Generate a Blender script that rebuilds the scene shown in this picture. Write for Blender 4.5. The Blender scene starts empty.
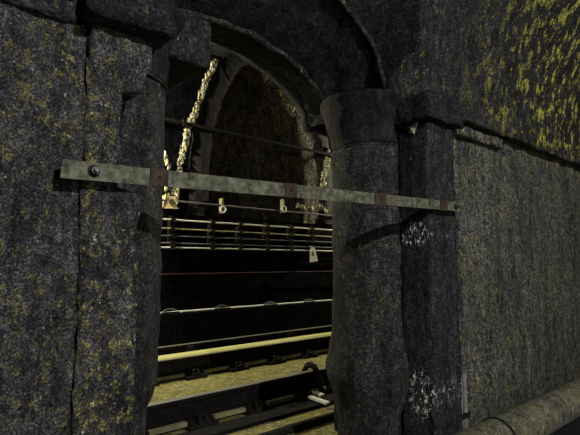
import bpy, bmesh, math, random
from mathutils import Vector, noise, Matrix

random.seed(7)
sc = bpy.context.scene
COL = sc.collection
PI = math.pi
E = 1.30                      # eye height above the track bed
F = 469.0                     # focal length in pixels of the 580 px wide frame
PITCH = math.atan(44.5 / F)
YAW = math.radians(48.95)     # angle between view direction and +X (the run of the tracks)

# ------------------------------------------------------------------ camera
cam = bpy.data.cameras.new('camera')
cam.sensor_width = 36.0
cam.lens = F / 580.0 * 36.0
cam.clip_start = 0.02
co = bpy.data.objects.new('camera', cam)
COL.objects.link(co)
co.location = (0, 0, E)
co.rotation_euler = (PI / 2 + PITCH, 0, YAW - PI / 2)
sc.camera = co

FW = Vector((math.cos(YAW) * math.cos(PITCH), math.sin(YAW) * math.cos(PITCH), math.sin(PITCH)))
RT = Vector((math.sin(YAW), -math.cos(YAW), 0))
UP = RT.cross(FW)

def at(px, py, Y):
    """world point on the plane y = Y that the photograph shows at a pixel (used to survey the place)"""
    d = FW + RT * ((px - 290) / F) + UP * ((217.5 - py) / F)
    t = Y / d.y
    return Vector((0, 0, E)) + d * t

# ------------------------------------------------------------------ helpers
def fbm(p, octs=4, rough=0.55):
    s, a, f = Vector((0, 0, 0)), 1.0, 1.0
    for _ in range(octs):
        s += noise.noise_vector(p * f) * a
        a *= rough
        f *= 2.03
    return s

def displace(bm, amp, freq, octs=4, rough=0.55, seed=0.0):
    off = Vector((seed * 7.31, seed * 3.17, seed * 1.93))
    for v in bm.verts:
        v.co += fbm(v.co * freq + off, octs, rough) * amp

def obj(name, bm, mat, parent=None, smooth=False):
    bmesh.ops.recalc_face_normals(bm, faces=bm.faces)
    me = bpy.data.meshes.new(name)
    bm.to_mesh(me)
    bm.free()
    if smooth:
        for p in me.polygons:
            p.use_smooth = True
    for m in (mat if isinstance(mat, (list, tuple)) else [mat]):
        me.materials.append(m)
    o = bpy.data.objects.new(name, me)
    COL.objects.link(o)
    if parent:
        o.parent = parent
        o.matrix_parent_inverse = Matrix.Translation(-Vector(parent.location))
    return o

def tag(o, label, cat, group=None):
    o['label'] = label
    o['category'] = cat
    if group:
        o['group'] = group
    return o

def thing(name, label, cat, loc=(0, 0, 0), group=None):
    o = bpy.data.objects.new(name, None)
    o.empty_display_size = 0.1
    COL.objects.link(o)
    o.location = loc
    return tag(o, label, cat, group)

def struct(name, bm, mat, smooth=False, label=None):
    o = obj(name, bm, mat, None, smooth)
    o['kind'] = 'structure'
    if label:
        o['label'] = label
    return o

def box(bm, x0, x1, y0, y1, z0, z1, step=None):
    """a box, its faces cut into a grid of the given step"""
    def cuts(a, b):
        n = 1 if step is None else max(1, int(round((b - a) / step)))
        return [a + (b - a) * i / n for i in range(n + 1)]
    xs, ys, zs = cuts(x0, x1), cuts(y0, y1), cuts(z0, z1)
    new = []
    def grid(us, vs, fn):
        rows = [[bm.verts.new(fn(u, v)) for v in vs] for u in us]
        for r in rows:
            new.extend(r)
        for i in range(len(us) - 1):
            for j in range(len(vs) - 1):
                bm.faces.new((rows[i][j], rows[i + 1][j], rows[i + 1][j + 1], rows[i][j + 1]))
    grid(xs, ys, lambda u, v: (u, v, z0))
    grid(xs, ys, lambda u, v: (u, v, z1))
    grid(xs, zs, lambda u, v: (u, y0, v))
    grid(xs, zs, lambda u, v: (u, y1, v))
    grid(ys, zs, lambda u, v: (x0, u, v))
    grid(ys, zs, lambda u, v: (x1, u, v))
    bmesh.ops.remove_doubles(bm, verts=new, dist=1e-5)
    return bm

def bevelled(x0, x1, y0, y1, z0, z1, w=0.004, seg=2):
    bm = box(bmesh.new(), x0, x1, y0, y1, z0, z1)
    bmesh.ops.bevel(bm, geom=list(bm.edges), offset=w, segments=seg, affect='EDGES', profile=0.6)
    return bm

def surf(bm, fn, nu, nv, wrap=False):
    rows = [[bm.verts.new(fn(i / nu, j / nv)) for j in range(nv + (0 if wrap else 1))] for i in range(nu + 1)]
    m = len(rows[0])
    for i in range(nu):
        for j in range(m if wrap else m - 1):
            k = (j + 1) % m
            bm.faces.new((rows[i][j], rows[i + 1][j], rows[i + 1][k], rows[i][k]))
    return rows

def tube(bm, pts, r, n=10, caps=True):
    pts = [Vector(p) for p in pts]
    rings = []
    for i, p in enumerate(pts):
        a = pts[max(i - 1, 0)]
        b = pts[min(i + 1, len(pts) - 1)]
        t = (b - a).normalized()
        ref = Vector((0, 0, 1)) if abs(t.z) < 0.9 else Vector((1, 0, 0))
        u = t.cross(ref).normalized()
        w = u.cross(t)
        rr = r[i] if isinstance(r, (list, tuple)) else r
        rings.append([bm.verts.new(p + (u * math.cos(2 * PI * k / n) + w * math.sin(2 * PI * k / n)) * rr) for k in range(n)])
    for i in range(len(rings) - 1):
        for k in range(n):
            bm.faces.new((rings[i][k], rings[i + 1][k], rings[i + 1][(k + 1) % n], rings[i][(k + 1) % n]))
    if caps:
        bm.faces.new(rings[0])
        bm.faces.new(list(reversed(rings[-1])))
    return bm

def extrude_x(profile, x0, x1, y, z, n=1):
    """a closed profile of (y, z) pairs run along X"""
    bm = bmesh.new()
    k = len(profile)
    rings = [[bm.verts.new((x0 + (x1 - x0) * i / n, y + a, z + b)) for a, b in profile] for i in range(n + 1)]
    for i in range(n):
        for j in range(k):
            bm.faces.new((rings[i][j], rings[i + 1][j], rings[i + 1][(j + 1) % k], rings[i][(j + 1) % k]))
    bm.faces.new(rings[0])
    bm.faces.new(list(reversed(rings[-1])))
    return bm

def lump(bm, c, r, seed, sub=2, squash=(1, 1, 1)):
    """an irregular crusty blob"""
    g = bmesh.ops.create_icosphere(bm, subdivisions=sub, radius=1.0)
    for v in g['verts']:
        d = v.co.normalized()
        k = 1 + 0.55 * noise.noise(d * 1.7 + Vector((seed, seed * 1.3, 0)))
        v.co = Vector(c) + Vector((d.x * squash[0], d.y * squash[1], d.z * squash[2])) * r * k

# ------------------------------------------------------------------ materials
class NT:
    def __init__(s, name):
        s.m = bpy.data.materials.new(name)
        s.m.use_nodes = True
        s.t = s.m.node_tree
        s.b = s.t.nodes['Principled BSDF']
        s.tc = s.t.nodes.new('ShaderNodeTexCoord')
    def link(s, a, b):
        s.t.links.new(a, b)
    def noise(s, scale, detail=6, rough=0.6, stretch=(1, 1, 1), loc=(0, 0, 0), dist=0.0):
        mp = s.t.nodes.new('ShaderNodeMapping')
        mp.inputs['Scale'].default_value = stretch
        mp.inputs['Location'].default_value = loc
        s.link(s.tc.outputs['Object'], mp.inputs['Vector'])
        n = s.t.nodes.new('ShaderNodeTexNoise')
        n.inputs['Scale'].default_value = scale
        n.inputs['Detail'].default_value = detail
        n.inputs['Roughness'].default_value = rough
        n.inputs['Distortion'].default_value = dist
        s.link(mp.outputs['Vector'], n.inputs['Vector'])
        return n
    def ramp(s, src, stops, interp='LINEAR'):
        r = s.t.nodes.new('ShaderNodeValToRGB')
        r.color_ramp.interpolation = interp
        el = r.color_ramp.elements
        while len(el) < len(stops):
            el.new(0.5)
        for e, (p, c) in zip(el, stops):
            e.position = p
            e.color = (c, c, c, 1) if isinstance(c, (int, float)) else (*c, 1)
        s.link(src, r.inputs['Fac'])
        return r.outputs['Color']
    def mix(s, fac, a, b, mode='MIX'):
        n = s.t.nodes.new('ShaderNodeMix')
        n.data_type = 'RGBA'
        n.blend_type = mode
        for k, v in ((0, fac), (6, a), (7, b)):
            if isinstance(v, (int, float)):
                n.inputs[k].default_value = v
            elif isinstance(v, tuple):
                n.inputs[k].default_value = (*v, 1)
            else:
                s.link(v, n.inputs[k])
        return n.outputs[2]
    def mul(s, a, b):
        n = s.t.nodes.new('ShaderNodeMath')
        n.operation = 'MULTIPLY'
        for k, v in ((0, a), (1, b)):
            if isinstance(v, (int, float)):
                n.inputs[k].default_value = v
            else:
                s.link(v, n.inputs[k])
        return n.outputs[0]
    def bump(s, h, strength=0.5, dist=0.01):
        b = s.t.nodes.new('ShaderNodeBump')
        b.inputs['Strength'].default_value = strength
        b.inputs['Distance'].default_value = dist
        s.link(h, b.inputs['Height'])
        s.link(b.outputs['Normal'], s.b.inputs['Normal'])
    def grad(s, axis, a, b):
        """0..1 ramp over world position along an axis from a to b"""
        sp = s.t.nodes.new('ShaderNodeSeparateXYZ')
        s.link(s.tc.outputs['Object'], sp.inputs[0])
        r = s.t.nodes.new('ShaderNodeMapRange')
        r.inputs['From Min'].default_value = a
        r.inputs['From Max'].default_value = b
        s.link(sp.outputs['XYZ'.index(axis)], r.inputs['Value'])
        return r.outputs[0]

def stone(name, dark=(.016, .016, .024), light=(.10, .098, .095), moss=(.30, .27, .045), moss_lo=.55, moss_hi=.68,
          white_lo=.69, white_hi=.74, white=(.55, .55, .50), streak=0.35, grain=1.0, seed=0.0, extra=None, gain=1.0, spec=.25, gs=125):
    t = NT(name)
    L = (seed, seed * .7, seed * 1.3)
    base = t.ramp(t.noise(9, 10, .72, (1, 1, streak), L).outputs['Fac'], [(.37, dark), (.50, tuple(.5 * (a + b) for a, b in zip(dark, light))), (.65, light)])
    # lichen in broad patches, broken into crumbs
    big = t.ramp(t.noise(2.6, 5, .65, (1, 1, .6), L).outputs['Fac'], [(.40, .12), (.56, 1.0)])
    mid = t.ramp(t.noise(24, 8, .8, (1, 1, .7), (seed + 9, 2, 5)).outputs['Fac'], [(.40, .42), (.50, .9), (.60, 1.75)])
    base = t.mix(1.0, base, mid, 'MULTIPLY')
    crumbs = t.ramp(t.noise(30, 8, .75, (1, 1, .7), L).outputs['Fac'], [(moss_lo, 0.0), (moss_hi, 1.0)])
    c = t.mix(t.mul(big, crumbs), base, moss)
    # pale lime specks
    w = t.ramp(t.noise(46, 5, .7, (1, 1, .75), (seed + 3, 1, 2)).outputs['Fac'], [(white_lo, 0.0), (white_hi, 1.0)])
    c = t.mix(w, c, white)
    if extra:
        c = extra(t, c)
    # mineral grain: bluish grit and ochre grit
    g1 = t.noise(gs, 4, .8, (1, 1, 1), L)
    g = t.ramp(g1.outputs['Fac'], [(.40, (.10, .10, .32)), (.50, (.66, .66, .78)), (.63, (2.7, 2.65, 2.1))])
    c = t.mix(grain * .92, c, g, 'MULTIPLY')
    if gain != 1.0:
        c = t.mix(1.0, c, (gain, gain, gain), 'MULTIPLY')
    t.link(c, t.b.inputs['Base Color'])
    t.b.inputs['Roughness'].default_value = .85
    t.b.inputs['Specular IOR Level'].default_value = spec
    hh = t.mix(.5, t.noise(55, 10, .75, (1, 1, .6), L).outputs['Fac'], g1.outputs['Fac'])
    t.bump(hh, .9, .02)
    return t.m

def metal(name, c0, c1, rough=.45, metallic=1.0, scale=14, stretch=(1, 1, 1), bump=.2):
    t = NT(name)
    n = t.noise(scale, 8, .7, stretch)
    t.link(t.ramp(n.outputs['Fac'], [(.35, c0), (.65, c1)]), t.b.inputs['Base Color'])
    t.b.inputs['Roughness'].default_value = rough
    t.b.inputs['Metallic'].default_value = metallic
    if metallic <= .1:
        t.b.inputs['Specular IOR Level'].default_value = .12
    t.bump(t.noise(scale * 6, 6, .7).outputs['Fac'], bump, .004)
    return t.m

def moss_up(t, c):
    """thick yellow-green moss high on the right-hand vault"""
    k = t.mul(t.grad('X', 3.0, 4.6), t.grad('Z', 2.1, 2.45))
    patch = t.ramp(t.noise(11, 10, .78, (1, 1, .6), (4, 0, 0)).outputs['Fac'], [(.53, 0.0), (.57, 1.0)])
    return t.mix(t.mul(k, patch), c, (.62, .60, .10))

def at_x(px, py, X):
    d = FW + RT * ((px - 290) / F) + UP * ((217.5 - py) / F)
    return Vector((0, 0, E)) + d * (X / d.x)

def flake(cx, cz, rx, rz, lo=.53, seed=0):
    """peeled lime patch round a spot on a face"""
    def f(t, c):
        sp = t.t.nodes.new('ShaderNodeMapping')
        sp.inputs['Location'].default_value = (0, -cx / rx, -cz / rz)
        sp.inputs['Scale'].default_value = (0, 1 / rx, 1 / rz)
        t.link(t.tc.outputs['Object'], sp.inputs['Vector'])
        gr = t.t.nodes.new('ShaderNodeTexGradient')
        gr.gradient_type = 'SPHERICAL'
        t.link(sp.outputs['Vector'], gr.inputs['Vector'])
        m = t.ramp(gr.outputs['Fac'], [(.0, 0.0), (.35, 1.0)])
        n = t.ramp(t.noise(55, 6, .75, (1, 1, .5), (seed, 0, 0)).outputs['Fac'], [(lo, 0.0), (lo + .03, 1.0)])
        return t.mix(t.mul(m, n), c, (.95, .95, .88))
    return f

M = {}
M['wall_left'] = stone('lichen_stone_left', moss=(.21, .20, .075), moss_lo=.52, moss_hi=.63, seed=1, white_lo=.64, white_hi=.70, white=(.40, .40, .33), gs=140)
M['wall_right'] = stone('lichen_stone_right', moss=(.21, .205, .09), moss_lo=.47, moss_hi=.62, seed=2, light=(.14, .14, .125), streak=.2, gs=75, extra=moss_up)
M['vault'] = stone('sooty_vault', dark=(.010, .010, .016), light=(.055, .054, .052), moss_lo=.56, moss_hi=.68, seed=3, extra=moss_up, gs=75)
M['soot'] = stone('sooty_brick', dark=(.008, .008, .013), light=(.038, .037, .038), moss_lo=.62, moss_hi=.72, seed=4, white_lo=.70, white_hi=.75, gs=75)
M['column'] = stone('worn_column_stone', dark=(.010, .010, .014), light=(.058, .057, .054), moss_lo=.58, moss_hi=.70, seed=5, streak=.2, gs=90)
M['pil_left'] = stone('lichen_pilaster', moss=(.27, .255, .085), moss_lo=.50, moss_hi=.61, white_lo=.62, white_hi=.68, white=(.45, .45, .36), gs=140, seed=6)
pr_a, pr_b = at_x(414, 234, 2.53), at_x(421, 394, 2.53)
def two(t, c):
    return flake(pr_b.y, pr_b.z, .11, .17, .55, 2)(t, flake(pr_a.y, pr_a.z, .12, .09, .535, 1)(t, c))
M['pil_right'] = stone('sooty_pilaster', dark=(.010, .010, .015), light=(.052, .051, .052), moss_lo=.60, moss_hi=.72, seed=7, streak=.15, extra=two, gs=85)
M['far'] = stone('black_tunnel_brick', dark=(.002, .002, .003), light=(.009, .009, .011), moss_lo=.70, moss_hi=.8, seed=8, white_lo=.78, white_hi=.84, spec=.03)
M['soot_black'] = stone('thick_soot_stone', dark=(.008, .007, .010), light=(.034, .030, .030), moss_lo=.62, moss_hi=.72, seed=14, white_lo=.74, white_hi=.8)
M['niche'] = stone('dim_niche_brick', dark=(.015, .015, .018), light=(.24, .23, .20), moss=(.24, .19, .04), moss_lo=.5, moss_hi=.65, seed=9, gs=38)
M['slab'] = stone('track_slab', dark=(.12, .11, .05), light=(.50, .46, .19), moss=(.45, .38, .06), moss_lo=.45, moss_hi=.6, seed=10, streak=1, white_lo=.74, white_hi=.8)
M['crust'] = stone('lime_crust', gs=40, dark=(.06, .055, .03), light=(.95, .93, .7), moss=(.9, .75, .2), moss_lo=.5, moss_hi=.62, seed=11)
M['bar'] = metal('galvanised_bar', (.028, .034, .020), (.20, .20, .145), .65, .1, 34, (1, 1, 1), .35)
M['rust'] = metal('rust', (.035, .025, .02), (.085, .058, .045), .8, .1, 30)
M['bolt'] = metal('bolt_steel', (.05, .05, .05), (.16, .16, .15), .5, .5, 40)
M['pipe'] = stone('dusty_pipe', dark=(.09, .09, .07), light=(.22, .22, .17), moss=(.30, .29, .09), moss_lo=.45, moss_hi=.65, seed=12, grain=.7, streak=1)
M['lath'] = metal('dusty_conduit', (.14, .14, .14), (.30, .30, .28), .7, .1, 20)
M['rail_steel'] = metal('rail_side', (.004, .0035, .0035), (.014, .012, .011), .85, .0, 20)
M['rail_head'] = metal('worn_rail_head', (.55, .52, .30), (.85, .80, .45), .35, .6, 12, (.2, 1, 1), .1)
M['rail_head_dull'] = metal('dull_rail_head', (.22, .21, .17), (.38, .36, .30), .5, .5, 12, (.3, 1, 1), .1)
M['board'] = metal('worn_pale_board', (.42, .40, .16), (.80, .76, .34), .7, .0, 9, (.12, 2, 1), .3)
M['dusty'] = metal('dusty_foot', (.14, .135, .08), (.34, .32, .18), .9, .0, 12, (.4, 1, 1), .3)
M['iron'] = metal('black_iron', (.008, .008, .008), (.028, .026, .025), .75, .1, 30)
M['cable'] = metal('cable_sheath', (.70, .69, .64), (.92, .90, .82), .5, .0, 10, (.4, 1, 1), .1)
M['cable_dark'] = metal('dark_cable_sheath', (.10, .10, .12), (.22, .21, .24), .5, .0, 10, (.4, 1, 1), .1)
M['cable_yellow'] = metal('yellow_cable_sheath', (.30, .29, .16), (.50, .47, .22), .5, .0, 10, (.4, 1, 1), .1)
M['cable_red'] = metal('red_cable_sheath', (.05, .022, .028), (.09, .04, .045), .6, .0, 10, (.4, 1, 1), .1)
M['tag_white'] = metal('tag_card', (.75, .75, .70), (.9, .9, .85), .6, .0, 6)
M['tag_mark'] = metal('tag_stain', (.10, .10, .04), (.25, .24, .08), .7, .0, 60)
M['box_cream'] = metal('cream_box', (.75, .55, .32), (.9, .75, .5), .6, .0, 30)

# ------------------------------------------------------------------ the near side wall
XL, XR = 0.69, 2.53           # faces of the two pilasters that look into the opening
CX = .5 * (XL + XR)
YF = 1.60                     # front of the pilasters
YW = 1.66                     # front of the wall between pilasters
ZC = E + 1.05                 # top of the cornice: the vault springs here
R_V = 1.9
def vault_y(z, y0):
    h = max(0.0, min(z - ZC, R_V * .98))
    return y0 - (R_V - math.sqrt(R_V * R_V - h * h))

def wall_part(x0, x1, seed, mat, name, yf=YW):
    bm = bmesh.new()
    box(bm, x0, x1, yf, YW + .60, 0, ZC, .03)
    displace(bm, .012, 2.6, 6, .62, seed)
    return struct(name, bm, mat, True)

wall_part(-2.2, .50, 1, M['wall_left'], 'wall_left', 1.62)
wall_part(2.80, 7.5, 2, M['wall_right'], 'wall_right')

# near vault springing above the cornice, each side of the opening, and the ribs over the pilasters
def vault_part(x0, x1, y0, seed, mat, name, zb=ZC):
    bm = bmesh.new()
    n = max(2, int((x1 - x0) / .035))
    def outer(u, v):
        z = zb + 1.75 * v
        return Vector((x0 + (x1 - x0) * u, vault_y(z, y0), z))
    a = surf(bm, outer, n, 50)
    b = surf(bm, lambda u, v: outer(u, v) + Vector((0, .5, 0)), n, 50)
    for j in range(50):
        bm.faces.new((a[0][j], a[0][j + 1], b[0][j + 1], b[0][j]))
        bm.faces.new((a[n][j], a[n][j + 1], b[n][j + 1], b[n][j]))
    for i in range(n):
        bm.faces.new((a[i][0], a[i + 1][0], b[i + 1][0], b[i][0]))
        bm.faces.new((a[i][50], a[i + 1][50], b[i + 1][50], b[i][50]))
    displace(bm, .017, 3.1, 6, .65, seed)
    return struct(name, bm, mat, True)

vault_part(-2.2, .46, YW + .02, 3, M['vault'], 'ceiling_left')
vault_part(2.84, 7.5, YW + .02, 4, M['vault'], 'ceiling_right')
vault_part(2.50, 2.86, YF, 5, M['vault'], 'trim_1')
vault_part(.44, .72, YF, 6, M['vault'], 'trim_2')

# vaulted opening between the pilasters: three arch curves, lofted, with two rounded edge mouldings
def arch_pt(t, a, b, y):
    th = PI * t
    return Vector((CX + a * math.cos(th), y, ZC + b * math.sin(th)))
curves = [(1.25, .92, 1.35), (1.60, .92, .98), (1.90, .92, .70), (2.15, .91, .58), (2.40, .90, .47), (2.62, .90, .45)]
bm = bmesh.new()
rows = []
N = 70
dense = []
for (y0, a0, b0), (y1, a1, b1) in zip(curves[:-1], curves[1:]):
    for k in range(7):
        f = k / 7
        dense.append((y0 + (y1 - y0) * f, a0 + (a1 - a0) * f, b0 + (b1 - b0) * f))
dense.append(curves[-1])
for (y, a, b) in dense:
    row = []
    for i in range(N + 1):
        q = arch_pt(i / N, a, b, y)
        q.y = max(q.y, vault_y(q.z, YF + .02))
        row.append(bm.verts.new(q))
    rows.append(row)
for r0, r1 in zip(rows[:-1], rows[1:]):
    for i in range(N):
        bm.faces.new((r0[i], r0[i + 1], r1[i + 1], r1[i]))
bmesh.ops.remove_doubles(bm, verts=bm.verts, dist=1e-4)
displace(bm, .022, 3.5, 6, .65, 7)
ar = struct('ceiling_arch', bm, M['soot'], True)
for nm, (y, a, b), r, s in (('trim_3', (1.90, .915, .69), .016, 1), ('trim_4', (2.42, .895, .46), .022, 2)):
    bm = bmesh.new()
    tube(bm, [arch_pt(i / 60, a, b, y) for i in range(61)], [r * (1 + .4 * noise.noise(Vector((i * .4, s, 0)))) for i in range(61)], 8)
    displace(bm, .012, 6, 4, .6, s)
    struct(nm, bm, M['vault'], True)

# solid masonry over the opening behind the arch, facing the tracks
bm = bmesh.new()
def arch_low(x):
    d = (x - CX) / .90
    return ZC + (.45 * math.sqrt(1 - d * d) if abs(d) < 1 else 0)
nx = 60
A = surf(bm, lambda u, v: Vector((.2 + 2.9 * u, 2.62, arch_low(.2 + 2.9 * u) + (ZC + 3.0 - arch_low(.2 + 2.9 * u)) * v)), nx, 20)
B = surf(bm, lambda u, v: Vector((.2 + 2.9 * u, 2.72, arch_low(.2 + 2.9 * u) + (ZC + 3.0 - arch_low(.2 + 2.9 * u)) * v)), nx, 20)
for i in range(nx):
    bm.faces.new((A[i][0], A[i + 1][0], B[i + 1][0], B[i][0]))
displace(bm, .012, 3, 4, .6, 8)
struct('wall_arch', bm, M['soot'], True)

# backs of the two piers, behind the columns
for nm, x0, x1, s in (('wall_pier_left', -2.2, .68, 1), ('wall_pier_right', 2.74, 7.5, 2)):
    bm = box(bmesh.new(), x0, x1, 2.28, 2.62, 0, ZC + 3.0, .12)
    displace(bm, .012, 3, 4, .6, s)
    struct(nm, bm, M['soot'], True)

# ------------------------------------------------------------------ pilasters and half columns of the opening
def eroded_box(x0, x1, y0, y1, z0, z1, step, amp, seed, chip=None):
    bm = box(bmesh.new(), x0, x1, y0, y1, z0, z1, step)
    if chip:
        for v in bm.verts:
            chip(v)
    displace(bm, amp, 7, 6, .7, seed)
    return bm

zbar_l = at(93, 172, 1.57).z
zbar_r = at(455, 207, 1.57).z

p = thing('pilaster', 'lichen speckled stone pilaster left of the opening, holding the bolted end of the bar', 'pilaster', (.59, 1.72, 0))
def chip_l(v):
    # a broken arris on the side of the opening just under the bar and above it
    z = v.co.z
    if v.co.x > .60:
        if E + .24 < z < E + .61:
            v.co.x -= .08 * min(1, (v.co.x - .60) / .08)
        elif E + .02 < z < E + .17:
            v.co.x -= .03 * max(0, noise.noise(Vector((z * 9, 2, 0))) + .3) * min(1, (v.co.x - .62) / .05)
obj('shaft', eroded_box(.49, .685, YF, 1.84, 0, E + .80, .02, .008, 11, chip_l), M['pil_left'], p, True)
def splay(v):
    z = v.co.z
    if z < E + .70:
        k = (E + .70 - z) / .10
        v.co.y += .05 * k
        if v.co.x > .66:
            v.co.x -= .07 * k * (v.co.x - .66) / .05
obj('corbel', eroded_box(.490, .705, 1.575, 1.80, E + .60, E + .80, .02, .010, 12, splay), M['pil_left'], p, True)
obj('cap', eroded_box(.46, .75, 1.50, 1.86, E + .805, ZC, .025, .014, 13), M['soot'], p, True)

p = thing('pilaster', 'sooty stone pilaster right of the opening with peeling white flakes', 'pilaster', (2.69, 1.72, 0))
def chip_r(v):
    if v.co.x < 2.56 and v.co.y < 1.63 and v.co.z < E + .2:
        v.co.x += .02 * max(0, noise.noise(Vector((v.co.z * 6, 5, 0))) + .2)
obj('shaft', eroded_box(XR, 2.84, YF, 1.83, 0, E + .885, .02, .008, 14, chip_r), M['pil_right'], p, True)
cp = obj('cap', eroded_box(XR - .04, 2.88, 1.545, 1.86, E + .89, ZC + .01, .02, .011, 15), M['soot'], p, True)
bm = bmesh.new()
ck = at(407, 127, 1.70)
sh = [(XR - .012, 1.66, ck.z + .035), (XR - .010, 1.74, ck.z + .030), (XR - .012, 1.73, ck.z - .02), (XR - .010, 1.69, ck.z - .035), (XR - .022, 1.70, ck.z + .005)]
sv = [bm.verts.new(q) for q in sh]
sb = [bm.verts.new((XR + .02, q[1], q[2])) for q in sh[:4]]
for i in range(4):
    bm.faces.new((sv[i], sv[(i + 1) % 4], sv[4]))
    bm.faces.new((sv[i], sv[(i + 1) % 4], sb[(i + 1) % 4], sb[i]))
fl = obj('broken_corner', bm, M['crust'], p, True)
fl['label'] = 'pale broken stone corner under the cap'

def half_column(cx, cy, r, side, label, seed, z1, waist):
    """half-round shaft bulging into the opening (side = +1 bulges toward +X) with a wider round capital"""
    t = thing('half_column', label, 'column', (cx, cy, 0))
    def shaft(u, v, rr=r, z0=0, zt=z1):
        z = z0 + (zt - z0) * u
        th = PI * (v - .5) * 1.06
        k = rr * waist(z)
        return Vector((cx + side * k * math.cos(th), cy + k * math.sin(th), z))
    bm = bmesh.new()
    a = surf(bm, shaft, 100, 40)
    bm.faces.new(a[-1]); bm.faces.new(list(reversed(a[0])))
    for i in range(100):
        bm.faces.new((a[i][0], a[i][-1], a[i + 1][-1], a[i + 1][0]))
    displace(bm, .007, 7, 6, .7, seed)
    obj('shaft', bm, M['column'], t, True)
    # rim under the capital
    bm = bmesh.new()
    tube(bm, [(cx + side * (r + .004) * math.cos(PI * (i / 30 - .5)), cy + (r + .004) * math.sin(PI * (i / 30 - .5)), z1 + .008) for i in range(31)], .007, 8)
    displace(bm, .004, 9, 3, .6, seed)
    obj('rim', bm, M['column'], t, True)
    def capital(u, v):
        z = z1 + .02 + (ZC + .06 - z1 - .02) * u
        k = r + .004 + .085 * u ** 1.6
        th = PI * (v - .5)
        return Vector((cx + side * k * math.cos(th), cy + k * math.sin(th), z))
    bm = bmesh.new()
    a = surf(bm, capital, 20, 36)
    bm.faces.new(a[-1]); bm.faces.new(list(reversed(a[0])))
    for i in range(20):
        bm.faces.new((a[i][0], a[i][-1], a[i + 1][-1], a[i + 1][0]))
    displace(bm, .016, 4.5, 6, .65, seed + 1)
    obj('capital', bm, M['soot_black'], t, True)
    return t

def waist_l(z):
    return 1 - .16 * max(0, min(1, (E - .52 - z) / .12))
def waist_r(z):
    k = 1.04 + .19 * math.exp(-((z - (E - .72)) / .20) ** 2)
    return k - .10 * max(0, min(1, (E - .72 - z) / .2))
half_column(.70, 2.10, .28, 1, 'rounded half column on the left jamb, half hidden by the lichen pilaster', 21, E + .78, waist_l)
half_column(2.575, 2.09, .262, -1, 'wide rounded half column on the right jamb of the opening', 22, E + .765, waist_r)

# impost stone over the left column
tag(obj('impost_block', eroded_box(.74, 1.14, 1.90, 2.30, E + .93, E + 1.16, .03, .006, 23), M['soot'], None, True),
    'flat grey impost block under the arch, above the left half column', 'stone block')

# cornice courses along the walls
def course(name, x0, x1, y0, z0, z1, seed, mat, amp=.012):
    bm = box(bmesh.new(), x0, x1, y0, YW + .1, z0, z1, .025)
    displace(bm, amp, 5, 6, .65, seed)
    return struct(name, bm, mat, True)
course('trim_5', 2.885, 7.5, 1.575, E + .97, ZC + .01, 31, M['vault'])
course('trim_6', 2.845, 3.6, 1.615, E + .875, E + .945, 32, M['wall_right'])
course('trim_7', -2.2, .485, 1.60, E + .80, E + .87, 33, M['vault'], .02)
course('trim_8', -2.2, .47, 1.56, E + .90, ZC + .01, 34, M['vault'], .02)

# ------------------------------------------------------------------ barrier bar
def bar_z(x):
    x0, x1 = at(93, 172, 1.57).x, at(455, 207, 1.57).x
    return zbar_l + (zbar_r - zbar_l) * (x - x0) / (x1 - x0)
bx0, bx1 = at(61, 172, 1.555).x, at(464, 208, 1.555).x
t = thing('barrier_bar', 'long flat galvanised bar bolted across the opening', 'bar', (.5 * (bx0 + bx1), 1.56, bar_z(.5 * (bx0 + bx1)) - .03))
HB = .029
def bar_piece(x0, x1, y0, y1, hb, w=.003):
    bm = bevelled(x0, x1, y0, y1, -hb, hb, w)
    for v in bm.verts:
        v.co.z += bar_z(v.co.x)
    return bm
obj('flat_bar', bar_piece(bx0, bx1, 1.550, 1.562, HB), M['bar'], t)
for (xa, xb) in ((150, 168), (285, 297), (375, 386), (440, 447)):
    q = obj('rusty_plate', bar_piece(at(xa, 190, 1.548).x, at(xb, 190, 1.548).x, 1.546, 1.552, HB + .002, .002), M['rust'], t)
    q['label'] = 'brown rusty patch plate'
    if xa > 430:
        continue
    xm = .5 * (at(xa, 190, 1.548).x + at(xb, 190, 1.548).x)
    bm = bmesh.new()
    tube(bm, [(xm, 1.5475, bar_z(xm)), (xm, 1.5425, bar_z(xm))], .0065, 10)
    obj('rivet', bm, M['iron'], q)
for px in (93, 455):
    xb = at(px, 190, 1.55).x
    bm = bmesh.new()
    tube(bm, [(xb, 1.552, bar_z(xb)), (xb, 1.546, bar_z(xb))], .020, 16)
    wsh = obj('washer', bm, M['iron'], t)
    bm = bmesh.new()
    tube(bm, [(xb, 1.546, bar_z(xb)), (xb, 1.531, bar_z(xb))], .013, 6)
    tube(bm, [(xb, 1.531, bar_z(xb)), (xb, 1.518, bar_z(xb))], .007, 10)
    obj('hex_nut', bm, M['bolt'], wsh)
    bm = bmesh.new()
    tube(bm, [(xb, 1.561, bar_z(xb)), (xb, 1.625, bar_z(xb))], .008, 10)
    obj('standoff', bm, M['bolt'], t)

# ------------------------------------------------------------------ pipe along the right wall
PY = 1.36
pz = at(525, 409, PY).z
PR = .115
pzc = pz - PR * .80
t = thing('wall_pipe', 'thick dusty grey pipe running along the foot of the right wall', 'pipe', (4.2, PY, pzc - PR))
bm = bmesh.new()
tube(bm, [(1.9 + .1 * i, PY, pzc) for i in range(56)], PR, 40)
obj('pipe_run', bm, M['pipe'], t, True)
fx = at(505, 428, PY - .05).x
bm = bmesh.new()
tube(bm, [(fx - .012, PY, pzc), (fx - .009, PY, pzc), (fx + .009, PY, pzc), (fx + .012, PY, pzc)], [PR + .001, PR + .006, PR + .006, PR + .001], 40)
obj('joint_band', bm, M['iron'], t, True)
for xx in (3.3, 5.0, 6.7):
    obj('wall_bracket', box(bmesh.new(), xx - .03, xx + .03, PY - .03, YW + .01, pzc - PR - .05, pzc - PR + .01), M['iron'], t)

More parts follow.
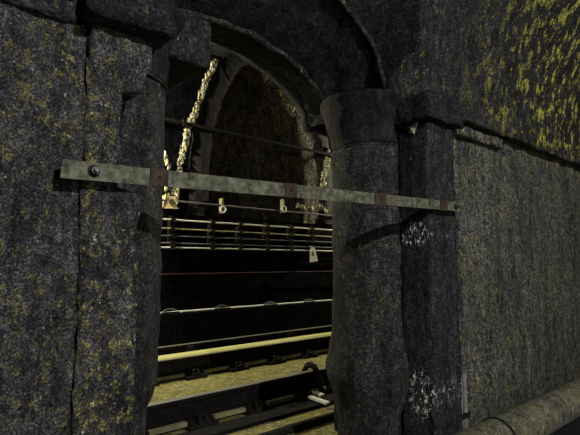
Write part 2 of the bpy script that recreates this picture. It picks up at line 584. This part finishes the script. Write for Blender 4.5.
# twin conduits at the foot of the right pilaster
ca, cb = at(464, 369, 1.62), at(474, 435, 1.62)
for k, (dx, lab, top) in enumerate(((0.0, 'thin upright conduit at the foot of the right pilaster, left of the pair', 0), (.055, 'thin upright conduit beside the mossy right wall, right of the pair', -.03))):
    xx = 2.862 + dx
    t = thing('wall_conduit', lab, 'conduit', (xx, 1.63, 0), 'paired conduits at the foot of the right pilaster')
    bm = bmesh.new()
    tube(bm, [(xx + .004 * math.sin(z * 5), 1.625, .02 + (ca.z + top - .02) * z / 12) for z in range(13)], .017, 10)
    displace(bm, .003, 8, 3, .6, k)
    obj('tube_run', bm, M['lath'], t, True)
    bm = bevelled(xx - .024, xx + .024, 1.600, 1.650, cb.z + .14, cb.z + .165, .004)
    obj('saddle_clip', bm, M['iron'], t)

# ------------------------------------------------------------------ the track tunnel beyond
YFAR = 6.60
struct('floor', box(bmesh.new(), -8, 18, 2.45, 8.2, -.2, 0, None), M['slab'])
struct('floor_passage', box(bmesh.new(), -8, 18, -5, 2.45, -.2, 0, None), M['soot'])

# far wall with an arched recess
NX, NA, NB, NZ = 5.22, 1.28, 2.45, E + .74
def niche_top(x):
    d = (x - NX) / NA
    return NZ + .55 + (NB * math.sqrt(max(0, 1 - d * d)))
bm = bmesh.new()
def quad(bm, a, b, c, d, n=1, m=1):
    a, b, c, d = map(Vector, (a, b, c, d))
    surf(bm, lambda u, v: (a * (1 - u) + b * u) * (1 - v) + (d * (1 - u) + c * u) * v, n, m)
TOP = E + 4.4
quad(bm, (-8, YFAR, 0), (18, YFAR, 0), (18, YFAR, NZ), (-8, YFAR, NZ), 130, 12)
quad(bm, (-8, YFAR, NZ), (NX - NA, YFAR, NZ), (NX - NA, YFAR, TOP), (-8, YFAR, TOP), 60, 20)
quad(bm, (NX + NA, YFAR, NZ), (18, YFAR, NZ), (18, YFAR, TOP), (NX + NA, YFAR, TOP), 60, 20)
surf(bm, lambda u, v: Vector((NX - NA + 2 * NA * u, YFAR, niche_top(NX - NA + 2 * NA * u) + (TOP - niche_top(NX - NA + 2 * NA * u)) * v)), 60, 14)
bmesh.ops.remove_doubles(bm, verts=bm.verts, dist=1e-4)
displace(bm, .02, 2.5, 5, .6, 41)
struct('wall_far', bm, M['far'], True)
# inside of the recess
bm = bmesh.new()
path = [(NX - NA, NZ)] + [(NX - NA * math.cos(PI * i / 40), NZ + .55 + NB * math.sin(PI * i / 40)) for i in range(41)] + [(NX + NA, NZ)]
n = len(path) - 1
surf(bm, lambda u, v: Vector((path[round(u * n)][0], YFAR + 1.0 * v, path[round(u * n)][1])), n, 16)
surf(bm, lambda u, v: Vector((NX - NA + 2 * NA * u, YFAR + 1.0, NZ + (niche_top(NX - NA + 2 * NA * u) - NZ) * v)), 50, 60)
quad(bm, (NX - NA, YFAR, NZ), (NX + NA, YFAR, NZ), (NX + NA, YFAR + 1, NZ), (NX - NA, YFAR + 1, NZ), 30, 12)
bmesh.ops.remove_doubles(bm, verts=bm.verts, dist=1e-4)
displace(bm, .05, 2.2, 6, .65, 42)
struct('wall_recess', bm, M['niche'], True)
# raised brick ring round the recess
bm = bmesh.new()
def ring(u, v):
    wv = [0, .0, .34, .34][min(3, int(v * 3 + .01))]
    yv = [0, -.07, -.07, 0][min(3, int(v * 3 + .01))]
    if u < .12:
        return Vector((NX - NA - wv, YFAR + yv, NZ + .55 * u / .12))
    if u > .88:
        return Vector((NX + NA + wv, YFAR + yv, NZ + .55 * (1 - u) / .12))
    th = PI * (u - .12) / .76
    return Vector((NX - (NA + wv) * math.cos(th), YFAR + yv, NZ + .55 + (NB + wv) * math.sin(th)))
surf(bm, ring, 120, 3)
displace(bm, .03, 4, 5, .65, 43)
struct('trim_9', bm, M['soot_black'], True)

# ceiling of the track tunnel
bm = bmesh.new()
surf(bm, lambda u, v: Vector((-8 + 26 * u, 2.7 + (YFAR - 2.7) * v, TOP - .9 + 1.3 * math.sin(PI * v))), 60, 24)
displace(bm, .03, 2, 4, .6, 44)
struct('ceiling', bm, M['soot'], True)

# lime crust: ropes of deposit running down the ring, each one a thing
def crust(label, pts, r, seed, n=4):
    bm = bmesh.new()
    rnd = random.Random(seed)
    for a, b in zip(pts[:-1], pts[1:]):
        a, b = Vector(a), Vector(b)
        for i in range(n):
            c = a.lerp(b, (i + .5 + .3 * rnd.uniform(-1, 1)) / n)
            c += Vector((rnd.uniform(-1, 1) * r * .55, 0, 0))
            lump(bm, c, r * rnd.uniform(.35, 1.0), rnd.uniform(0, 50), 3, (.8, .5, 2.2))
    displace(bm, r * .55, 16, 5, .75, seed)
    return tag(obj('lime_crust', bm, M['crust'], None, True), label, 'lime deposit')
YK = YFAR - .10
def pts(lst, Y=YK):
    return [at(x, y, Y) for x, y in lst]
crust('bright pale lime crust streaking down the left side of the far arch', pts([(215, 62), (208, 76), (203, 88), (199, 100), (196, 112), (190, 125), (186, 138), (183, 152), (180, 166), (178, 184), (176, 200)]), .042, 1, 12)
crust('pale lime streak at the right side of the far arch, beside the right column', pts([(329, 151), (327, 160), (326, 170), (324, 180), (323, 190)]), .06, 2, 6)
crust('yellow lichen crust under the crown of the far arch', [(x, YFAR + .30, niche_top(x) - .05) for x in (5.35, 5.55, 5.75, 5.95, 6.1)], .085, 3, 6)
crust('thin whitish crust below the yellow patch in the far arch', pts([(262, 82), (276, 80), (290, 74), (302, 76)], YFAR + .97), .05, 4, 7)
crust('crumbly pale deposit on the left end of the far ledge', pts([(164, 155), (170, 168), (164, 186), (172, 192), (166, 198)]), .034, 5, 6)
crust('crumbly yellow white deposit on the right end of the far ledge', pts([(296, 205), (304, 208), (312, 209), (320, 206), (328, 212)]), .028, 6, 6)

# things on the ledge under the recess
c = at(170, 202, YFAR - .08)
t = thing('junction_box', 'small cream box on the far wall at the left end of the ledge', 'box', (c.x, c.y, c.z - .09))
obj('case', bevelled(c.x - .10, c.x + .10, c.y - .04, c.y + .08, c.z - .09, c.z + .09, .02), M['box_cream'], t)
bm = bmesh.new()
tube(bm, [c + Vector((0, -.045, 0)), c + Vector((0, -.06, 0))], .045, 14)
obj('cover_disc', bm, M['bar'], t)
for k, (px, lab) in enumerate(((222, 'pale upright pipe bracket on the middle of the far ledge'), (283, 'pale upright pipe bracket on the far ledge, nearer the right column'))):
    c = at(px, 206, YFAR - .1)
    t = thing('pipe_bracket', lab, 'bracket', (c.x, c.y, c.z - .12))
    obj('upright', bevelled(c.x - .02, c.x + .02, c.y - .02, c.y + .06, c.z - .12, c.z + .12, .006), M['cable_yellow'], t)
    bm = bmesh.new()
    tube(bm, [(c.x + .05 * math.cos(a), c.y - .03, c.z - .06 + .05 * math.sin(a)) for a in [2 * PI * i / 14 for i in range(15)]], .014, 6)
    obj('pipe_loop', bm, M['cable'], t)
def cable(name, label, p0, p1, Y, r, mat, sag=.0, step=.0, x0=-6, x1=16, group=None):
    a, b = at(*p0, Y), at(*p1, Y)
    z = .5 * (a.z + b.z)
    bm = bmesh.new()
    n = 160
    tube(bm, [(x0 + (x1 - x0) * i / n, Y + .002 * math.sin(i * .9), z - sag * abs(math.sin(i * .37)) + .0015 * math.sin(i * 1.7)) for i in range(n + 1)], r, 10)
    return tag(obj(name, bm, M[mat], None, True), label, 'cable' if 'cable' in name else 'pipe', group), z
cable('ledge_pipe', 'thin dull pipe lying along the far ledge below the recess', (162, 203), (328, 213), YFAR - .1, .016, 'cable_dark')
zo = .5 * (at(162, 119, 6.42).z + at(223, 131, 6.42).z)
t = thing('overhead_pipe', 'dark straight pipe crossing high in front of the far arch', 'pipe', (4, 6.42, zo))
bm = bmesh.new()
tube(bm, [(-6 + i, 6.42, zo) for i in range(23)], .03, 10)
obj('pipe_run', bm, M['iron'], t)
for x in (.5, 3.42, 7.05, 9.5):
    obj('wall_clip', bevelled(x - .03, x + .03, 6.38, YFAR + .02, zo - .04, zo + .04, .006), M['iron'], t)

# cables on the far wall with six hangers
G = 'cables along the far tunnel wall'
zs = []
for lab, p0, p1, r, mat in (
        ('pale cable on the far wall, topmost of the five', (162, 220.5), (328, 228.7), .019, 'cable'),
        ('yellow cable on the far wall, second from the top', (162, 229.5), (328, 235.5), .016, 'cable_yellow'),
        ('dark cable on the far wall, third of the five', (162, 237), (328, 241), .014, 'cable_dark'),
        ('dull cable on the far wall, fourth from the top', (162, 244), (328, 246.5), .014, 'cable_dark'),
        ('grey cable on the far wall, lowest of the five', (162, 248.5), (328, 250), .016, 'cable')):
    o, z = cable('wall_cable', lab, p0, p1, YFAR - .13, r * .75, mat, .002, group=G)
    zs.append(z)
HL = ['first cable hanger on the far wall, nearest the left column', 'second cable hanger from the left column', 'third cable hanger from the left column',
      'fourth cable hanger from the left column', 'fifth cable hanger, just left of the white tag', 'sixth cable hanger, the one above the white tag']
for px, lab in zip((172, 212, 240, 267, 291, 312), HL):
    c = at(px, 235, YFAR - .12)
    t = thing('cable_hanger', lab, 'hanger', (c.x, YFAR - .06, zs[-1] - .04), 'cable hangers on the far wall')
    obj('upright', bevelled(c.x - .022, c.x + .022, YFAR - .10, YFAR + .03, zs[-1] - .04, zs[0] + .06, .005), M['iron'], t)
    for z in zs:
        bm = bevelled(c.x - .034, c.x + .034, YFAR - .165, YFAR - .08, z - .028, z + .030, .008)
        obj('clip', bm, M['iron'], t)
c = at(313, 254, YFAR - .2)
t = thing('hanging_tag', 'white card tag hanging from the cables near the right column', 'tag', (c.x, c.y, c.z - .11))
bm = bmesh.new()
pr = [(-.08, -.155), (.125, -.135), (.06, .08), (.02, .13), (-.04, .13), (-.08, .07)]
f0 = [bm.verts.new((c.x + a, c.y - .003, c.z + b)) for a, b in pr]
f1 = [bm.verts.new((c.x + a, c.y + .003, c.z + b)) for a, b in pr]
bm.faces.new(f0); bm.faces.new(list(reversed(f1)))
for i in range(6):
    bm.faces.new((f0[i], f0[(i + 1) % 6], f1[(i + 1) % 6], f1[i]))
obj('card', bm, M['tag_white'], t)
bm = bmesh.new()
lump(bm, (c.x - .005, c.y - .004, c.z + .0), .04, 4, 2, (1, .08, 1.1))
obj('stain', bm, M['tag_mark'], t)
bm = bmesh.new()
tube(bm, [(c.x, c.y, c.z + .10), (c.x - .01, c.y + .03, zs[3]), (c.x - .02, YFAR - .12, zs[3] + .02)], .005, 6)
obj('tie_wire', bm, M['cable'], t)

# dull red cable and the ledge pipe with saddles low on the far wall
cable('wall_cable', 'dull reddish cable low on the far wall below the white tag', (162, 276), (328, 270), YFAR - .10, .010, 'cable_red')
o, z = cable('trough_pipe', 'long pale edged pipe on saddles at the foot of the far wall', (162, 312.5), (328, 301), 6.2, .018, 'cable')
bm = extrude_x([(-.09, 0), (.36, 0), (.36, z - .022), (-.09, z - .022)], -6, 16, 6.2, 0, 40)
displace(bm, .006, 3, 3, .6, 3)
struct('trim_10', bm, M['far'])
for k, px in enumerate((170, 222, 270, 309)):
    c = at(px, 308, 6.2)
    lab = ('first saddle on the foot pipe, nearest the left column', 'second saddle on the foot pipe from the left column', 'third saddle on the foot pipe from the left column', 'fourth saddle on the foot pipe, nearest the right column')[k]
    t = thing('pipe_saddle', lab, 'saddle', (c.x, 6.2, z - .022), 'saddles on the foot pipe')
    bm = bmesh.new()
    tube(bm, [(c.x + .13 * math.cos(PI * i / 12), 6.2, z - .02 + .07 * math.sin(PI * i / 12)) for i in range(13)], .010, 6)
    obj('strap', bm, M['cable_dark'], t, True)
    obj('foot', bevelled(c.x - .14, c.x + .14, 6.17, 6.23, z - .022, z + .012, .004), M['iron'], t)

# ------------------------------------------------------------------ rails
ZR = E - 1.07
RH = .195
def rail_profile(h=RH, head=.07, base=.14):
    b, hd = base / 2, head / 2
    half = [(b, 0), (b, .010), (.012, .030), (.010, h - .045), (hd, h - .034), (hd, h - .008), (hd - .008, h - .001)]
    return half + [(-y, z) for y, z in reversed(half)]
def rail(label, Y, ztop, head_mat, xs, cliplab, x0=-5, x1=14, h=RH, plate_h=.035):
    t = thing('rail', label, 'rail', (4, Y, ztop - h - plate_h))
    obj('rail_web', extrude_x(rail_profile(h), x0, x1, Y, ztop - h, 1), M['rail_steel'], t)
    bm = extrude_x([(-.034, 0), (.034, 0), (.032, .004), (-.032, .004)], x0, x1, Y, ztop - .002, 1)
    obj('running_surface', bm, M[head_mat], t)
    for xa, xb in zip(xs[:-1], xs[1:]):
        obj('rail_foot', box(bmesh.new(), xa + .125, xb - .125, Y - .085, Y - .045, ztop - h - .004, ztop - h + .028, .04), M['dusty'], t)
    for x in xs:
        pl = obj('base_plate', bevelled(x - .13, x + .13, Y - .15, Y + .15, ztop - h - plate_h, ztop - h, .006), M['iron'], t)
        for s in (-1, 1):
            bm = bmesh.new()
            pp = [(x - .035, Y + s * .12, ztop - h + .0), (x - .035, Y + s * .115, ztop - h + .045), (x - .01, Y + s * .075, ztop - h + .05), (x + .015, Y + s * .055, ztop - h + .030),
                  (x + .03, Y + s * .09, ztop - h + .055), (x + .04, Y + s * .125, ztop - h + .02)]
            tube(bm, pp, .014, 8)
            box(bm, x - .05, x + .05, Y + s * .125 - .02, Y + s * .125 + .02, ztop - h - .005, ztop - h + .03)
            obj('spring_clip', bm, M['iron'], pl)
    return t
fx_ = [at(px, 375, 4.8).x for px in (195, 235, 270, 305)]
d = .585
YR1, YR2 = 3.45, 4.89
rail('bright topped running rail, the farther of the two in the opening', YR2, ZR, 'rail_head', [fx_[0] + d * k for k in range(-2, 7)], '')
rail('dark running rail nearest the wall opening', YR1, ZR, 'rail_head_dull', [2.0 + .555 * k for k in range(-3, 6)], '')
# pale guard board alongside the farther rail
t = thing('guard_board', 'pale yellowish board running just beyond the bright running rail', 'board', (4, YR2 + .16, 0))
obj('plank', extrude_x([(-.10, -.03), (.10, -.03), (.10, 0), (-.10, 0)], -5, 14, YR2 + .165, ZR - .004, 60), M['board'], t)
for k in range(8):
    x = 1.2 + .9 * k
    obj('post', bevelled(x - .03, x + .03, YR2 + .15, YR2 + .21, 0, ZR - .034, .004), M['iron'], t)
# conductor rail on insulators
Y3, Z3 = 5.33, E - .19 * 5.33
t = thing('conductor_rail', 'black conductor rail on insulators behind the bright running rail', 'rail', (4, Y3, 0))
obj('bar', extrude_x(rail_profile(.13, .08, .11), -5, 14, Y3, Z3 - .13, 1), M['rail_steel'], t)
bm = extrude_x([(-.038, 0), (.02, 0), (.02, .006), (-.038, .006)], -5, 14, Y3, Z3 - .003, 1)
e = obj('worn_edge', bm, M['rail_head_dull'], t)
for px in (188, 288):
    x = at(px, 345, Y3).x
    bm = bmesh.new()
    tube(bm, [(x, Y3, 0), (x, Y3, .05), (x, Y3, .06), (x, Y3, Z3 - .13)], [.08, .08, .05, .05], 16)
    obj('insulator', bm, M['cable_dark'], t, True)
    obj('side_clamp', bevelled(x - .05, x + .05, Y3 - .075, Y3 - .02, Z3 - .12, Z3 - .02, .006), M['iron'], t)

# bond clamp over the near rail by the right column
xx = at(311, 370, YR1).x
t = thing('rail_clamp', 'black clamp hooped over the near rail beside the right column', 'clamp', (xx, YR1, 0))
bm = bmesh.new()
tube(bm, [(xx, YR1 + .085, .02), (xx, YR1 + .085, ZR), (xx, YR1 + .05, ZR + .045), (xx, YR1, ZR + .058), (xx, YR1 - .05, ZR + .045), (xx + .01, YR1 - .085, ZR - .01), (xx + .035, YR1 - .09, ZR - .10), (xx + .05, YR1 - .12, .02)], .032, 8)
obj('hoop', bm, M['iron'], t, True)
bm = bmesh.new()
tube(bm, [(xx + .03, YR1 - .092, ZR - .02), (xx + .06, YR1 - .10, ZR - .11)], .014, 8)
q = obj('pin', bm, M['rail_head_dull'], t, True)
bm = bmesh.new()
lump(bm, (xx + .06, YR1 - .12, ZR - .16), .022, 2, 2, (1, 1, 1.6))
q = obj('pale_fitting', bm, M['tag_white'], t, True)
q['label'] = 'small white fitting on the clamp'

def displaced_strip():
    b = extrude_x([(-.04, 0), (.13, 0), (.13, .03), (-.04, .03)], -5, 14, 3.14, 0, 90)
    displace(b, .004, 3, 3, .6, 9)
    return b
# a low dark cable run on the slab in front of the near rail
bm = bmesh.new()
yq = 2.80
tube(bm, [(-4 + .2 * i, yq + .006 * math.sin(i), .032) for i in range(90)], .032, 12)
tag(obj('ground_cable', bm, M['iron'], None, True), 'thick black cable lying on the pale track slab in front of the near rail', 'cable')
tag(obj('shadow_strip', displaced_strip(), M['rail_steel']), 'dark flat strip standing in for the shadow along the foot of the near rail', 'board')  # dark strip stands in for the shadow the near rail casts on the slab
# steel strip scraps by the right column foot
for k, (px, py, lab) in enumerate(((314, 397, 'pale metal strip on the slab by the right column, the upper one'), (317, 405, 'pale metal strip on the slab by the right column, the lower one'))):
    dd = FW + RT * ((px - 290) / F) + UP * ((217.5 - py) / F)
    c = Vector((0, 0, E)) + dd * (E / -dd.z)
    bm = bevelled(-.13, .13, -.022, .022, 0, .016, .004)
    bmesh.ops.rotate(bm, verts=bm.verts, cent=(0, 0, 0), matrix=Matrix.Rotation(math.radians(-104 + 9 * k), 3, 'Z'))
    bmesh.ops.translate(bm, verts=bm.verts, vec=(c.x, c.y - .02, .042))
    tag(obj('metal_strip', bm, M['cable']), lab, 'metal strip', 'metal strips by the right column')

# ------------------------------------------------------------------ light
def point(name, loc, power, col, r):
    l = bpy.data.lights.new(name, 'POINT')
    l.energy = power
    l.color = col
    l.shadow_soft_size = r
    o = bpy.data.objects.new(name, l)
    COL.objects.link(o)
    o.location = loc
    return o
point('passage_lamp', (.75, -4.0, E + 3.0), 1080, (1, .98, .95), .05)
point('passage_fill_low', (1.6, -3.0, E - .1), 100, (1, .98, .95), .05)  # added fill without a fixture, lifts the undersides of the arch
point('tunnel_fill_near', (-.4, 3.2, E + 1.7), 70, (1, .95, .68), .06)  # added unseen fill behind the left pier, brightens rail feet and far cables
point('tunnel_lamp_left', (1.7, 6.1, E + 2.2), 420, (1, .95, .68), .06)
point('tunnel_lamp_right', (9.0, 5.8, E + 2.2), 480, (1, .95, .68), .06)

w = bpy.data.worlds.new('World')
sc.world = w
w.use_nodes = True
w.node_tree.nodes['Background'].inputs[0].default_value = (.5, .5, .8, 1)
w.node_tree.nodes['Background'].inputs[1].default_value = .004

sc.view_settings.view_transform = 'Standard'
sc.view_settings.look = 'None'
sc.view_settings.exposure = 0
sc.view_settings.gamma = 1
